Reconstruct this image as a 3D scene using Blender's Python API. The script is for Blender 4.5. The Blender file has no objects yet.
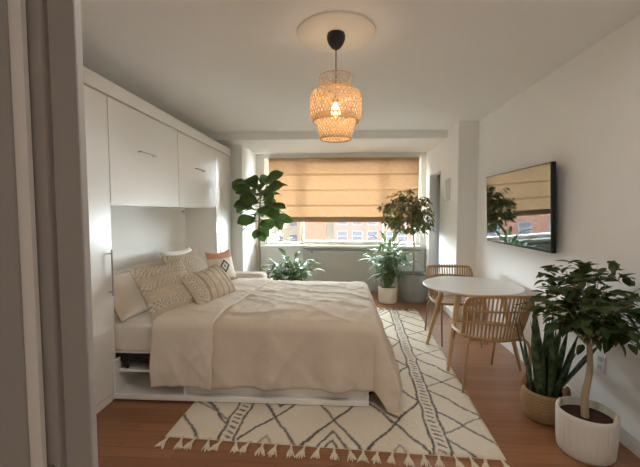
import bpy, math, random
from mathutils import Vector, noise, Matrix
S = bpy.context.scene
COL = S.collection
R = random.Random(7)
PI = math.pi
V = Vector

# ------------------------------------------------------------------ materials
def newmat(name):
    m = bpy.data.materials.new(name); m.use_nodes = True
    nt = m.node_tree; b = nt.nodes['Principled BSDF']
    return m, nt, b

def plain(name, col, rough=.6, metal=0., spec=.4, bump=0., bscale=60., var=0., vscale=6., stretch=(1, 1, 1), ior=None):
    """procedural: base colour varied by a noise, noise bump"""
    m, nt, b = newmat(name)
    b.inputs['Roughness'].default_value = rough
    b.inputs['Metallic'].default_value = metal
    b.inputs['Specular IOR Level'].default_value = spec
    if ior: b.inputs['IOR'].default_value = ior
    tc = nt.nodes.new('ShaderNodeTexCoord'); mp = nt.nodes.new('ShaderNodeMapping')
    mp.inputs['Scale'].default_value = stretch
    nt.links.new(tc.outputs['Object'], mp.inputs['Vector'])
    n = nt.nodes.new('ShaderNodeTexNoise'); n.inputs['Scale'].default_value = vscale; n.inputs['Detail'].default_value = 4
    nt.links.new(mp.outputs[0], n.inputs['Vector'])
    rp = nt.nodes.new('ShaderNodeMix'); rp.data_type = 'RGBA'
    rp.inputs[6].default_value = (*[c * (1 - var) for c in col], 1)
    rp.inputs[7].default_value = (*[min(1, c * (1 + var)) for c in col], 1)
    nt.links.new(n.outputs['Fac'], rp.inputs[0])
    nt.links.new(rp.outputs[2], b.inputs['Base Color'])
    if bump:
        n2 = nt.nodes.new('ShaderNodeTexNoise'); n2.inputs['Scale'].default_value = bscale; n2.inputs['Detail'].default_value = 3
        nt.links.new(mp.outputs[0], n2.inputs['Vector'])
        bp = nt.nodes.new('ShaderNodeBump'); bp.inputs['Strength'].default_value = bump; bp.inputs['Distance'].default_value = .01
        nt.links.new(n2.outputs['Fac'], bp.inputs['Height']); nt.links.new(bp.outputs[0], b.inputs['Normal'])
    return m

def attr_mat(name, rough=.9, bump=.3, bscale=200., transl=0.):
    m, nt, b = newmat(name)
    b.inputs['Roughness'].default_value = rough; b.inputs['Specular IOR Level'].default_value = .15
    a = nt.nodes.new('ShaderNodeVertexColor'); a.layer_name = 'Col'
    nt.links.new(a.outputs['Color'], b.inputs['Base Color'])
    n2 = nt.nodes.new('ShaderNodeTexNoise'); n2.inputs['Scale'].default_value = bscale
    tc = nt.nodes.new('ShaderNodeTexCoord'); nt.links.new(tc.outputs['Object'], n2.inputs['Vector'])
    bp = nt.nodes.new('ShaderNodeBump'); bp.inputs['Strength'].default_value = bump; bp.inputs['Distance'].default_value = .01
    nt.links.new(n2.outputs['Fac'], bp.inputs['Height']); nt.links.new(bp.outputs[0], b.inputs['Normal'])
    return m

def leaf_mat(name, col, col2, rough=.4, vscale=9.):
    m, nt, b = newmat(name)
    out = nt.nodes['Material Output']
    b.inputs['Roughness'].default_value = rough; b.inputs['Specular IOR Level'].default_value = .4
    tc = nt.nodes.new('ShaderNodeTexCoord')
    n = nt.nodes.new('ShaderNodeTexNoise'); n.inputs['Scale'].default_value = vscale; n.inputs['Detail'].default_value = 3
    nt.links.new(tc.outputs['Object'], n.inputs['Vector'])
    cr = nt.nodes.new('ShaderNodeValToRGB')
    cr.color_ramp.elements[0].position = .35; cr.color_ramp.elements[0].color = (*col, 1)
    cr.color_ramp.elements[1].position = .68; cr.color_ramp.elements[1].color = (*col2, 1)
    nt.links.new(n.outputs['Fac'], cr.inputs[0]); nt.links.new(cr.outputs[0], b.inputs['Base Color'])
    t = nt.nodes.new('ShaderNodeBsdfTranslucent'); nt.links.new(cr.outputs[0], t.inputs['Color'])
    mx = nt.nodes.new('ShaderNodeMixShader'); mx.inputs[0].default_value = .28
    nt.links.new(b.outputs[0], mx.inputs[1]); nt.links.new(t.outputs[0], mx.inputs[2]); nt.links.new(mx.outputs[0], out.inputs['Surface'])
    return m

def transl_mat(name, col, fac, tcol=None, wave=False):
    m, nt, b = newmat(name); out = nt.nodes['Material Output']
    b.inputs['Roughness'].default_value = .85; b.inputs['Specular IOR Level'].default_value = .1
    tc = nt.nodes.new('ShaderNodeTexCoord'); mp = nt.nodes.new('ShaderNodeMapping')
    mp.inputs['Scale'].default_value = (14, 14, 160) if wave else (60, 60, 60)
    nt.links.new(tc.outputs['Object'], mp.inputs[0])
    n = nt.nodes.new('ShaderNodeTexNoise'); n.inputs['Scale'].default_value = 1.; n.inputs['Detail'].default_value = 5
    nt.links.new(mp.outputs[0], n.inputs['Vector'])
    mi = nt.nodes.new('ShaderNodeMix'); mi.data_type = 'RGBA'
    mi.inputs[6].default_value = (*[c * .5 for c in col], 1); mi.inputs[7].default_value = (*[min(1, c * 1.45) for c in col], 1)
    nt.links.new(n.outputs['Fac'], mi.inputs[0]); nt.links.new(mi.outputs[2], b.inputs['Base Color'])
    t = nt.nodes.new('ShaderNodeBsdfTranslucent')
    if tcol:
        mt_ = nt.nodes.new('ShaderNodeMix'); mt_.data_type = 'RGBA'
        mt_.inputs[6].default_value = (*[c * .62 for c in tcol], 1); mt_.inputs[7].default_value = (*[c * 1.38 for c in tcol], 1)
        nt.links.new(n.outputs['Fac'], mt_.inputs[0]); nt.links.new(mt_.outputs[2], t.inputs['Color'])
    else: nt.links.new(mi.outputs[2], t.inputs['Color'])
    mx = nt.nodes.new('ShaderNodeMixShader'); mx.inputs[0].default_value = fac
    nt.links.new(b.outputs[0], mx.inputs[1]); nt.links.new(t.outputs[0], mx.inputs[2]); nt.links.new(mx.outputs[0], out.inputs['Surface'])
    return m

def floor_mat():
    m, nt, b = newmat('floor_planks')
    b.inputs['Roughness'].default_value = .32; b.inputs['Specular IOR Level'].default_value = .45
    tc = nt.nodes.new('ShaderNodeTexCoord')
    br = nt.nodes.new('ShaderNodeTexBrick')
    br.inputs['Scale'].default_value = 1.; br.inputs['Brick Width'].default_value = .95; br.inputs['Row Height'].default_value = .082
    br.inputs['Mortar Size'].default_value = .0012; br.inputs['Mortar Smooth'].default_value = .3; br.inputs['Bias'].default_value = 0.
    br.offset = .37; br.offset_frequency = 2
    br.inputs['Color1'].default_value = (.235, .100, .045, 1); br.inputs['Color2'].default_value = (.32, .145, .068, 1); br.inputs['Mortar'].default_value = (.10, .036, .016, 1)
    nt.links.new(tc.outputs['Object'], br.inputs['Vector'])
    mp = nt.nodes.new('ShaderNodeMapping'); mp.inputs['Scale'].default_value = (2.2, 42, 1); nt.links.new(tc.outputs['Object'], mp.inputs[0])
    n = nt.nodes.new('ShaderNodeTexNoise'); n.inputs['Scale'].default_value = 1.3; n.inputs['Detail'].default_value = 6; nt.links.new(mp.outputs[0], n.inputs['Vector'])
    mr = nt.nodes.new('ShaderNodeMapRange'); mr.inputs['To Min'].default_value = .66; mr.inputs['To Max'].default_value = 1.34; nt.links.new(n.outputs['Fac'], mr.inputs[0])
    mu = nt.nodes.new('ShaderNodeMix'); mu.data_type = 'RGBA'; mu.blend_type = 'MULTIPLY'; mu.inputs[0].default_value = 1.
    nt.links.new(br.outputs['Color'], mu.inputs[6]); nt.links.new(mr.outputs[0], mu.inputs[7]); nt.links.new(mu.outputs[2], b.inputs['Base Color'])
    bp = nt.nodes.new('ShaderNodeBump'); bp.inputs['Strength'].default_value = .12; bp.inputs['Distance'].default_value = .003; bp.invert = True
    nt.links.new(br.outputs['Fac'], bp.inputs['Height']); nt.links.new(bp.outputs[0], b.inputs['Normal'])
    return m

def glass_mat():
    m, nt, b = newmat('window_glass'); out = nt.nodes['Material Output']
    tr = nt.nodes.new('ShaderNodeBsdfTransparent'); tr.inputs[0].default_value = (.96, .98, .97, 1)
    gl = nt.nodes.new('ShaderNodeBsdfGlossy'); gl.inputs['Roughness'].default_value = .02
    fr = nt.nodes.new('ShaderNodeFresnel'); fr.inputs['IOR'].default_value = 1.35
    mx = nt.nodes.new('ShaderNodeMixShader'); nt.links.new(fr.outputs[0], mx.inputs[0]); nt.links.new(tr.outputs[0], mx.inputs[1]); nt.links.new(gl.outputs[0], mx.inputs[2])
    nt.links.new(mx.outputs[0], out.inputs['Surface']); return m

def emit_mat(name, col, s):
    m, nt, b = newmat(name)
    b.inputs['Base Color'].default_value = (*col, 1); b.inputs['Emission Color'].default_value = (*col, 1); b.inputs['Emission Strength'].default_value = s
    return m

def brick_mat(name, c1, c2, mortar):
    m, nt, b = newmat(name); b.inputs['Roughness'].default_value = .9
    tc = nt.nodes.new('ShaderNodeTexCoord'); mp = nt.nodes.new('ShaderNodeMapping'); mp.inputs['Rotation'].default_value = (PI / 2, 0, 0)
    br = nt.nodes.new('ShaderNodeTexBrick'); br.inputs['Scale'].default_value = 1.; br.inputs['Brick Width'].default_value = .24; br.inputs['Row Height'].default_value = .08; br.inputs['Mortar Size'].default_value = .008
    br.inputs['Color1'].default_value = (*c1, 1); br.inputs['Color2'].default_value = (*c2, 1); br.inputs['Mortar'].default_value = (*mortar, 1)
    nt.links.new(tc.outputs['Object'], mp.inputs[0]); nt.links.new(mp.outputs[0], br.inputs['Vector']); nt.links.new(br.outputs['Color'], b.inputs['Base Color'])
    return m

def ribbed_white():
    return plain('pot_white_ceramic', (.72, .69, .63), .55, bump=.15, bscale=90, var=.05)

MAT = dict(
    wall=plain('wall_paint', (.85, .84, .82), .85, spec=.2, bump=.04, bscale=220, var=.015),
    ceil=plain('ceiling_paint', (.85, .84, .825), .9, spec=.2, bump=.04, bscale=200, var=.015),
    trim=plain('trim_paint', (.80, .78, .75), .45, spec=.35, var=.01),
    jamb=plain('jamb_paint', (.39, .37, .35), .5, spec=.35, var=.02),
    floor=floor_mat(),
    cab=plain('cabinet_lacquer', (.83, .81, .77), .28, spec=.4, var=.01),
    chrome=plain('brushed_nickel', (.36, .35, .33), .5, metal=1., var=.05),
    black=plain('black_metal', (.012, .012, .013), .5, spec=.4, var=.1),
    canopy=plain('black_plastic', (.015, .016, .015), .45, var=.1),
    screen=plain('screen_glass', (.29, .34, .37), .03, metal=1., var=.02),
    bezel=plain('bezel_black', (.01, .01, .011), .3, var=.1),
    sheet=plain('sheet_cotton', (.76, .70, .63), .9, spec=.1, bump=.12, bscale=30, var=.03),
    duvet=plain('duvet_linen', (.66, .56, .455), .92, spec=.1, bump=.28, bscale=26, var=.05, vscale=12),
    fold=plain('duvet_reverse', (.72, .63, .53), .92, spec=.1, bump=.28, bscale=26, var=.04, vscale=12),
    pill=plain('pillow_cotton', (.66, .56, .455), .92, spec=.1, bump=.2, bscale=28, var=.04),
    pillw=plain('pillow_white', (.80, .75, .68), .92, spec=.1, bump=.2, bscale=28, var=.03),
    tuft=attr_mat('tufted_weave', bump=.5, bscale=160),
    rug=attr_mat('rug_wool', bump=1., bscale=75),
    tassel=plain('wool_cream', (.70, .60, .48), .95, spec=.1, bump=.3, bscale=200, var=.12, vscale=40),
    rib=plain('sofa_linen', (.60, .53, .45), .92, spec=.1, bump=.2, bscale=120, var=.05),
    rattan=plain('rattan', (.42, .25, .11), .5, bump=.15, bscale=120, var=.22, vscale=14),
    leg=plain('light_wood', (.56, .36, .185), .45, bump=.05, bscale=60, var=.15, vscale=5, stretch=(8, 8, 1)),
    rod=plain('bronze_rod', (.36, .23, .115), .4, var=.08),
    ttop=plain('table_white', (.84, .82, .78), .3, spec=.4, var=.01),
    bamboo=transl_mat('bamboo_strip', (.56, .40, .24), .35),
    blind=transl_mat('blind_weave', (.44, .31, .19), .22, tcol=(.185, .100, .050), wave=True),
    tape=plain('blind_tape', (.44, .30, .16), .9, var=.05),
    greypot=plain('grey_stone', (.255, .25, .235), .75, bump=.15, bscale=60, var=.06),
    whitepot=ribbed_white(),
    cream=plain('pot_speckled', (.66, .60, .50), .7, bump=.2, bscale=70, var=.16, vscale=22),
    basket=plain('seagrass', (.36, .225, .11), .85, bump=.7, bscale=130, var=.3, vscale=38, stretch=(1, 1, 3)),
    rope=plain('rope_cream', (.66, .58, .46), .9, bump=.4, bscale=150, var=.1),
    soil=plain('potting_soil', (.055, .022, .014), .95, bump=.9, bscale=60, var=.4, vscale=40),
    bark=plain('bark', (.27, .19, .12), .85, bump=.5, bscale=60, var=.25, vscale=20, stretch=(1, 1, .3)),
    barkl=plain('bark_pale', (.40, .31, .20), .8, bump=.4, bscale=50, var=.2, vscale=20, stretch=(1, 1, .3)),
    fiddle=leaf_mat('fiddle_leaf', (.06, .12, .03), (.14, .21, .065), .4),
    dark=leaf_mat('glossy_dark_leaf', (.022, .05, .014), (.09, .115, .035), .36, 12),
    olive=leaf_mat('small_olive_leaf', (.12, .14, .05), (.25, .255, .10), .5, 12),
    pale=leaf_mat('variegated_leaf', (.045, .095, .03), (.20, .26, .12), .6, 22),
    mid=leaf_mat('mid_green_leaf', (.045, .095, .03), (.17, .22, .09), .6, 18),
    snake=leaf_mat('snake_leaf', (.03, .07, .03), (.15, .21, .10), .42, 24),
    stem=plain('green_stem', (.13, .19, .06), .6, var=.15),
    glass=glass_mat(),
    bulb=emit_mat('glowing_bulb', (1., .62, .28), 9.),
    grey=plain('panel_grey', (.54, .535, .50), .6, var=.02),
    dark_in=plain('painted_dim', (.10, .095, .085), .9, var=.05),  # dimness of the closet interior put into the colour
    cloth=plain('dark_cloth', (.015, .015, .017), .95, bump=.3, bscale=40, var=.2),
    brick=brick_mat('facade_brick', (.16, .055, .028), (.19, .07, .038), (.17, .10, .075)),
    brick2=brick_mat('facade_pink_brick', (.15, .07, .05), (.17, .085, .065), (.17, .12, .10)),
    stone=plain('facade_stone', (.17, .165, .125), .9, var=.04, vscale=.6),
    fwin=plain('facade_window', (.075, .08, .10), .25, var=.2, vscale=1.),
    fframe=plain('facade_frame', (.20, .20, .19), .6, var=.02),
    tree=leaf_mat('street_tree_leaf', (.20, .27, .12), (.34, .38, .22), .6, 3),
    tar=plain('street_grey', (.35, .35, .35), .9, var=.1),
)

# ------------------------------------------------------------------ mesh builder
def wloc(o):
    l = V((0, 0, 0))
    while o is not None:
        l += o.location; o = o.parent
    return l

class MB:
    def __init__(s): s.v = []; s.f = []; s.c = None
    def add(s, vs, fs):
        k = len(s.v); s.v += [V(x) for x in vs]; s.f += [tuple(i + k for i in f) for f in fs]; return s
    def box(s, x0, x1, y0, y1, z0, z1):
        return s.add([(x0, y0, z0), (x1, y0, z0), (x1, y1, z0), (x0, y1, z0), (x0, y0, z1), (x1, y0, z1), (x1, y1, z1), (x0, y1, z1)],
                     [(0, 3, 2, 1), (4, 5, 6, 7), (0, 1, 5, 4), (1, 2, 6, 5), (2, 3, 7, 6), (3, 0, 4, 7)])
    def tube(s, pts, r, seg=8, closed=False, cap=True):
        pts = [V(p) for p in pts]; n = len(pts)
        rs = r if isinstance(r, (list, tuple)) else [r] * n
        vs = []; up = None
        for i, p in enumerate(pts):
            a = pts[(i - 1) % n] if (closed or i > 0) else p
            b = pts[(i + 1) % n] if (closed or i < n - 1) else p
            t = (b - a).normalized()
            if up is None:
                up = t.orthogonal().normalized()
            up = (up - t * up.dot(t))
            up = up.normalized() if up.length > 1e-6 else t.orthogonal().normalized()
            w = t.cross(up)
            for k in range(seg):
                q = 2 * PI * k / seg
                vs.append(p + (up * math.cos(q) + w * math.sin(q)) * rs[i])
        fs = []
        for i in range(n if closed else n - 1):
            j = (i + 1) % n
            for k in range(seg):
                l = (k + 1) % seg
                fs.append((i * seg + k, i * seg + l, j * seg + l, j * seg + k))
        if not closed and cap:
            fs.append(tuple(range(seg))[::-1]); fs.append(tuple((n - 1) * seg + k for k in range(seg)))
        return s.add(vs, fs)
    def lathe(s, prof, c, seg=40, wob=None):
        c = V(c); vs = []; fs = []
        for i, (r, z) in enumerate(prof):
            for k in range(seg):
                q = 2 * PI * k / seg; rr = r * (wob(q, z) if wob else 1)
                vs.append((c.x + rr * math.cos(q), c.y + rr * math.sin(q), c.z + z))
        for i in range(len(prof) - 1):
            for k in range(seg):
                l = (k + 1) % seg
                fs.append((i * seg + k, i * seg + l, (i + 1) * seg + l, (i + 1) * seg + k))
        if prof[0][0] > 1e-4: fs.append(tuple(range(seg))[::-1])
        if prof[-1][0] > 1e-4: fs.append(tuple((len(prof) - 1) * seg + k for k in range(seg)))
        return s.add(vs, fs)
    def grid(s, fn, nu, nv, wrap=False):
        vs = [fn(i / nu, j / nv) for i in range(nu + 1) for j in range(nv + 1)]
        fs = [(i * (nv + 1) + j, (i + 1) * (nv + 1) + j, (i + 1) * (nv + 1) + j + 1, i * (nv + 1) + j + 1) for i in range(nu) for j in range(nv)]
        return s.add(vs, fs)
    def leaf(s, p, d, n, L, W, droop=.4, fold=.18, seg=4, prof=None, twist=0):
        p = V(p); d = V(d).normalized(); n = V(n); n = (n - d * n.dot(d))
        n = n.normalized() if n.length > 1e-4 else d.orthogonal().normalized()
        vs = []; fs = []
        for i in range(seg + 1):
            t = i / seg
            w = W * .5 * (prof(t) if prof else math.sin(PI * min(1, t * .93 + .05)) ** .8)
            side = d.cross(n).normalized()
            vs += [p + side * w + n * w * fold * 2, p.copy(), p - side * w + n * w * fold * 2]
            d2 = (d - n * (droop / seg)).normalized(); n = (n - d2 * n.dot(d2)).normalized()
            if twist: n.rotate(Matrix.Rotation(twist / seg, 3, d2))
            d = d2; p = p + d * (L / seg)
        for i in range(seg):
            a = i * 3
            fs += [(a, a + 1, a + 4, a + 3), (a + 1, a + 2, a + 5, a + 4)]
        return s.add(vs, fs)
    def build(s, name, mat, parent=None, smooth=True, bevel=0., solid=0., sub=0, colors=None, weld=False, angle=.7):
        me = bpy.data.meshes.new(name)
        l = wloc(parent) if parent else V((0, 0, 0))
        me.from_pydata([tuple(p - l) for p in s.v], [], s.f); me.update()
        me.materials.append(mat if not isinstance(mat, str) else MAT[mat])
        o = bpy.data.objects.new(name, me); COL.objects.link(o)
        if parent: o.parent = parent
        if smooth:
            me.polygons.foreach_set('use_smooth', [True] * len(me.polygons))
            me.set_sharp_from_angle(angle=angle)
        if colors:
            ca = me.color_attributes.new('Col', 'FLOAT_COLOR', 'POINT')
            flat = []
            for c in colors: flat += [c[0], c[1], c[2], 1.]
            ca.data.foreach_set('color', flat)
        if solid:
            md = o.modifiers.new('s', 'SOLIDIFY'); md.thickness = solid; md.offset = 0
        if bevel:
            md = o.modifiers.new('b', 'BEVEL'); md.width = bevel; md.segments = 2; md.limit_method = 'ANGLE'
        if sub:
            md = o.modifiers.new('u', 'SUBSURF'); md.levels = sub; md.render_levels = sub
        return o

def bx(name, x0, x1, y0, y1, z0, z1, mat, parent=None, bevel=.003):
    return MB().box(x0, x1, y0, y1, z0, z1).build(name, mat, parent, smooth=False, bevel=bevel)

def struct(o):
    o['kind'] = 'structure'; return o

def tag(o, label, cat, group=None):
    o['label'] = label; o['category'] = cat
    if group: o['group'] = group
    return o

def thing(name, label, cat, loc, group=None):
    o = bpy.data.objects.new(name, None); COL.objects.link(o); o.location = loc; o.empty_display_size = .1
    return tag(o, label, cat, group)

def clone(root, loc, rotz, label):
    r = root.copy(); COL.objects.link(r); r.location = loc; r.rotation_euler = (0, 0, rotz); r['label'] = label
    for ch in list(root.children):
        c = ch.copy(); COL.objects.link(c); c.parent = r
        for g in list(ch.children):
            d = g.copy(); COL.objects.link(d); d.parent = c
    return r

def nz(x, y, z=0.): return noise.noise(V((x, y, z)))

# ------------------------------------------------------------------ measures
XR, XL = 1.69, -2.13           # side walls
YF, YB = .62, 6.30             # door wall, window wall
HZ, SZ = 2.50, 2.395           # ceiling, soffit over the window bay
XBR, XBL = 1.45, -1.50         # bay walls
YPR, YPL, YS = 4.60, 5.42, 5.08
XC = -1.66                     # cabinet fronts
C0, C1, C2, C3 = 1.86, 2.515, 4.72, 5.36

# ------------------------------------------------------------------ setting
struct(bx('floor', -2.5, 2.6, -2.0, 6.7, -.10, 0, 'floor', bevel=0))
struct(MB().box(-2.5, 2.6, -2.0, YS, HZ, HZ + .1).box(-2.5, 2.6, YS, 6.7, SZ, HZ + .1).build('ceiling', 'ceil', smooth=False))
struct(bx('wall_right', XR, XR + .12, YF, YPR, 0, HZ, 'wall', bevel=0))
struct(bx('wall_left', XL - .12, XL, YF, YPL, 0, HZ, 'wall', bevel=0))
# right bay wall with the closet doorway
w = MB(); w.box(XBR, XR + .12, YPR, 5.40, 0, HZ).box(XBR, XBR + .12, 6.04, YB, 0, SZ).box(XBR, XBR + .12, 5.40, 6.04, 1.98, SZ)
struct(w.build('wall_right_bay', 'wall', smooth=False, bevel=.002))
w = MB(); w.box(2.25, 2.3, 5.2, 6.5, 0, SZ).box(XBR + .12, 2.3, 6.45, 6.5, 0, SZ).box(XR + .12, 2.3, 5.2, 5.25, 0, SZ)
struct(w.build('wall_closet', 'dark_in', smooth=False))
struct(bx('wall_left_bay', XL, XBL, YPL, YB, 0, SZ, 'wall', bevel=.002))
# window wall
WX0, WX1, WZ0, WZ1 = -1.34, 1.36, .80, 2.31
w = MB(); w.box(XL, WX0, YB, YB + .2, 0, SZ).box(WX1, 2.3, YB, YB + .2, 0, SZ).box(WX0, WX1, YB, YB + .2, 0, WZ0 - .03).box(WX0, WX1, YB, YB + .2, WZ1, SZ)
struct(w.build('wall_window', 'wall', smooth=False))
# wall with the entrance, hall behind the camera
w = MB(); w.box(-2.25, -.75, YF - .12, YF, 0, HZ).box(-.75, -.56, YF, YF + .01, 0, HZ).box(.80, 1.81, YF - .12, YF, 0, HZ).box(-.56, .80, YF - .12, YF, 2.08, HZ)
struct(w.build('wall_entrance', 'wall', smooth=False))
w = MB(); w.box(-1.0, -.9, -1.8, YF - .12, 0, HZ).box(1.2, 1.3, -1.8, YF - .12, 0, HZ).box(-1.0, 1.3, -1.9, -1.8, 0, HZ)
struct(w.build('wall_hall', 'wall', smooth=False))
# entrance jamb seen at the very left: casing, shadow gap, stop, door leaf with latch plate
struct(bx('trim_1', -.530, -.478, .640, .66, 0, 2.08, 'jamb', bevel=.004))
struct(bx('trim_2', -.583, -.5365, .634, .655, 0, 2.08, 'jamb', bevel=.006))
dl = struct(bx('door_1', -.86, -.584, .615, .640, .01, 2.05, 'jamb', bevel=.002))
bx('latch_plate', -.562, -.548, .630, .6345, .80, .895, 'chrome', None, bevel=.001)
lp = bpy.data.objects['latch_plate']; lp.parent = bpy.data.objects['trim_2']
# baseboards
struct(bx('baseboard_right', XR - .015, XR, YF, YPR, 0, .10, 'trim', bevel=.004))
struct(bx('baseboard_pilaster', XBR, XR - .015, YPR - .015, YPR, 0, .10, 'trim', bevel=.004))
struct(bx('baseboard_bay', XBR - .014, XBR, YPR - .015, 5.40, 0, .10, 'trim', bevel=.004))
struct(bx('baseboard_left', XBL, XBL + .015, YPL, YB, 0, .10, 'trim', bevel=.004))
# ceiling medallion around the pendant
LX, LY = -.035, 2.304
struct(MB().lathe([(0, 0), (.238, 0), (.246, .006), (.246, .02), (0, .02)], (LX, LY + .02, HZ - .018), 64).build('trim_3', plain('medallion_paint', (.86, .80, .71), .85, spec=.2, var=.01)))

# ------------------------------------------------------------------ window
fr = MB()
for (x0, x1) in ((WX0, WX0 + .07), (WX1 - .07, WX1), (-.715, -.655), (.74, .80)):
    fr.box(x0, x1, YB + .05, YB + .12, WZ0, WZ1)
fr.box(WX0, WX1, YB + .051, YB + .119, WZ0, WZ0 + .05).box(WX0, WX1, YB + .051, YB + .119, WZ1 - .06, WZ1)
fr.box(-.655, .74, YB + .035, YB + .10, WZ0 + .045, WZ0 + .075)
win = struct(fr.build('window_1', 'trim', smooth=False, bevel=.003))
for (x0, x1) in ((WX0 + .07, -.715), (-.655, .74), (.80, WX1 - .07)):
    bx('pane', x0, x1, YB + .078, YB + .084, WZ0 + .05, WZ1 - .06, 'glass', win, bevel=0)
bx('window_sill', XBL, XBR, YB - .10, YB + .06, .755, .80, 'trim', win, bevel=.006)

# roman blind with flat folds
bl = thing('roman_blind', 'woven tan roman blind drawn half way down the window', 'blind', (.03, YB - .04, 2.30))
def blind(u, v):
    x = -1.255 + 2.57 * u
    z = 2.285 - v * 1.0
    k = (v * 1.0 / .265) % 1
    y = YB - .045 - .012 * k ** 1.5 + .004 * nz(x * 1.5, z * 3, 3)
    return V((x, y, z))
MB().grid(blind, 40, 60).build('fabric', 'blind', bl)
m = MB()
for i, z in enumerate((2.02, 1.755, 1.49)):
    m.box(-1.255, 1.315, YB - .063, YB - .057, z - .006, z + .006)
m.build('fold_seam', 'tape', bl, smooth=False)
m = MB()
for i in range(3):
    z0 = 1.29 - .012 * i
    def hem(u, v, i=i, z0=z0):
        a = v * 2 * PI
        return V((-1.255 + 2.57 * u, YB - .058 + (.008 + .006 * i) * -math.cos(a) - .008, z0 - .028 + .034 * math.sin(a)))
    m.grid(hem, 24, 12)
m.build('gathered_hem', 'blind', bl)
bx('head_rail', -1.26, 1.32, YB - .062, YB, 2.28, 2.31, 'tape', bl)

# radiator cover below the sill
rc = thing('radiator_cover', 'plain grey panel cover below the window sill', 'radiator cover', (.4, YB - .09, 0))
bx('front_panel', -.66, XBR - .016, YB - .09, YB - .005, .005, .74, 'grey', rc, bevel=.004)
bx('top_slot', -.60, 1.36, YB - .092, YB - .088, .715, .728, 'dark_in', rc, bevel=0)
MB().lathe([(0, 0), (.014, .0), (.014, .02), (0, .022)], (0, 0, 0), 16).build('knob', 'black', rc)
kb = bpy.data.objects['knob']; kb.location = V((-.50, YB - .09, .69)) - rc.location; kb.rotation_euler = (PI / 2, 0, 0)
kb.data.transform(Matrix.Translation(rc.location))

# intercom on the bay wall, closet clothes, outlet
ic = thing('intercom', 'white intercom box on the wall beside the closet doorway', 'intercom', (XBR, 5.0, 1.55))
bx('housing', XBR - .035, XBR, 4.90, 5.12, 1.54, 1.83, 'trim', ic, bevel=.006)
bx('handset', XBR - .065, XBR - .035, 4.92, 4.99, 1.56, 1.81, 'trim', ic, bevel=.012)
bx('speaker_grille', XBR - .038, XBR - .0345, 5.03, 5.09, 1.70, 1.78, 'grey', ic, bevel=.001)
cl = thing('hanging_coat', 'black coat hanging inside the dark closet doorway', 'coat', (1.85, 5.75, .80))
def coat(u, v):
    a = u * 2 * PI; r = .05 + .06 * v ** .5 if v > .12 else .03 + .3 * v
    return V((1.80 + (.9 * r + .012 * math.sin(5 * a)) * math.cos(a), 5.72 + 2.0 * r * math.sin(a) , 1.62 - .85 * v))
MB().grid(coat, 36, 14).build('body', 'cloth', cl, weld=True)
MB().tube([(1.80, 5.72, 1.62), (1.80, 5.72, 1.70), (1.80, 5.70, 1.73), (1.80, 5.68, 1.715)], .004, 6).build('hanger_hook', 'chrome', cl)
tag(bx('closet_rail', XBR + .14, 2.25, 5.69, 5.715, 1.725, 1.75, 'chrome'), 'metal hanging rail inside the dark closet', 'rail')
ol = thing('wall_outlet', 'white wall outlet behind the ficus trunk', 'outlet', (XR, 2.39, .40))
bx('cover_plate', XR - .006, XR, 2.35, 2.43, .34, .46, 'trim', ol, bevel=.002)
for z in (.375, .425): bx('socket', XR - .008, XR - .005, 2.372, 2.408, z - .014, z + .014, 'grey', ol, bevel=.001)

# ------------------------------------------------------------------ built-in cabinets
def handle(parent, p0, p1, off=.028):
    p0, p1 = V(p0), V(p1); o = V((off, 0, 0)); d = (p1 - p0) * .08
    m = MB(); m.tube([p0 + o, p1 + o], .0055, 8)
    m.tube([p0 + d, p0 + d + o], .0045, 6).tube([p1 - d, p1 - d + o], .0045, 6)
    return m.build('handle', 'chrome', parent)
XBK = -2.10
def tower(y0, y1, label, hy, hz):
    t = thing('tower_cabinet', label, 'cabinet', (-1.88, (y0 + y1) / 2, 0), 'white built-in cabinets around the bed')
    b = MB(); b.box(XBK, XC - .022, y0, y0 + .02, .0, 2.21).box(XBK, XC - .022, y1 - .02, y1, 0, 2.21).box(XBK, XBK + .01, y0 + .02, y1 - .02, 0, 2.21)
    b.box(XBK + .01, XC - .022, y0 + .02, y1 - .02, .05, .07).box(XBK + .01, XC - .022, y0 + .02, y1 - .02, 2.19, 2.21)
    b.build('carcass', 'cab', t, smooth=False, bevel=.0015)
    bx('kick_board', XC - .022, XC - .004, y0 + .001, y1 - .001, 0, .055, 'cab', t, bevel=.0015)
    d = bx('door', XC - .02, XC, y0 + .004, y1 - .004, .062, 2.203, 'cab', t, bevel=.0025)
    handle(d, (XC, hy, hz[0]), (XC, hy, hz[1]))
tower(C0, C1, 'near white tower cabinet at the head end beside the doorway jamb', C1 - .05, (.78, 1.11))
tower(C2, C3, 'far white tower cabinet nearest the window end', C2 + .07, (.78, 1.10))
oc = thing('overhead_cabinet', 'white two-door overhead cabinet above the bed niche', 'cabinet', (-1.88, 3.6, 1.43), 'white built-in cabinets around the bed')
b = MB(); b.box(XBK, XC - .022, C1, C2, 1.43, 1.452).box(XBK, XC - .022, C1, C2, 2.19, 2.21).box(XBK, XC - .03, 3.61, 3.63, 1.452, 2.19)
b.build('carcass', 'cab', oc, smooth=False, bevel=.0015)
ym = 3.62
for y0, y1, hc in ((C1, ym, 3.0), (ym, C2, 4.15)):
    d = bx('door', XC - .02, XC, y0 + .004, y1 - .004, 1.445, 2.203, 'cab', oc, bevel=.0025)
    handle(d, (XC, hc - .13, 1.872), (XC, hc + .13, 1.872))
bp = bx('back_panel', XBK, XBK + .014, C1 + .001, C2 - .001, .30, 1.43, 'wall', oc, bevel=0)
MB().tube([(XBK + .014, 4.62, 1.39), (XBK + .04, 4.62, 1.39), (XBK + .045, 4.62, 1.36)], .006, 6).build('hook', 'chrome', bp)
tag(bx('cabinet_cornice', XBK, XC + .012, C0, C3 + .012, 2.21, 2.315, 'cab', bevel=.004), 'long white top board running over all the built-in cabinets', 'cornice')

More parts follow.
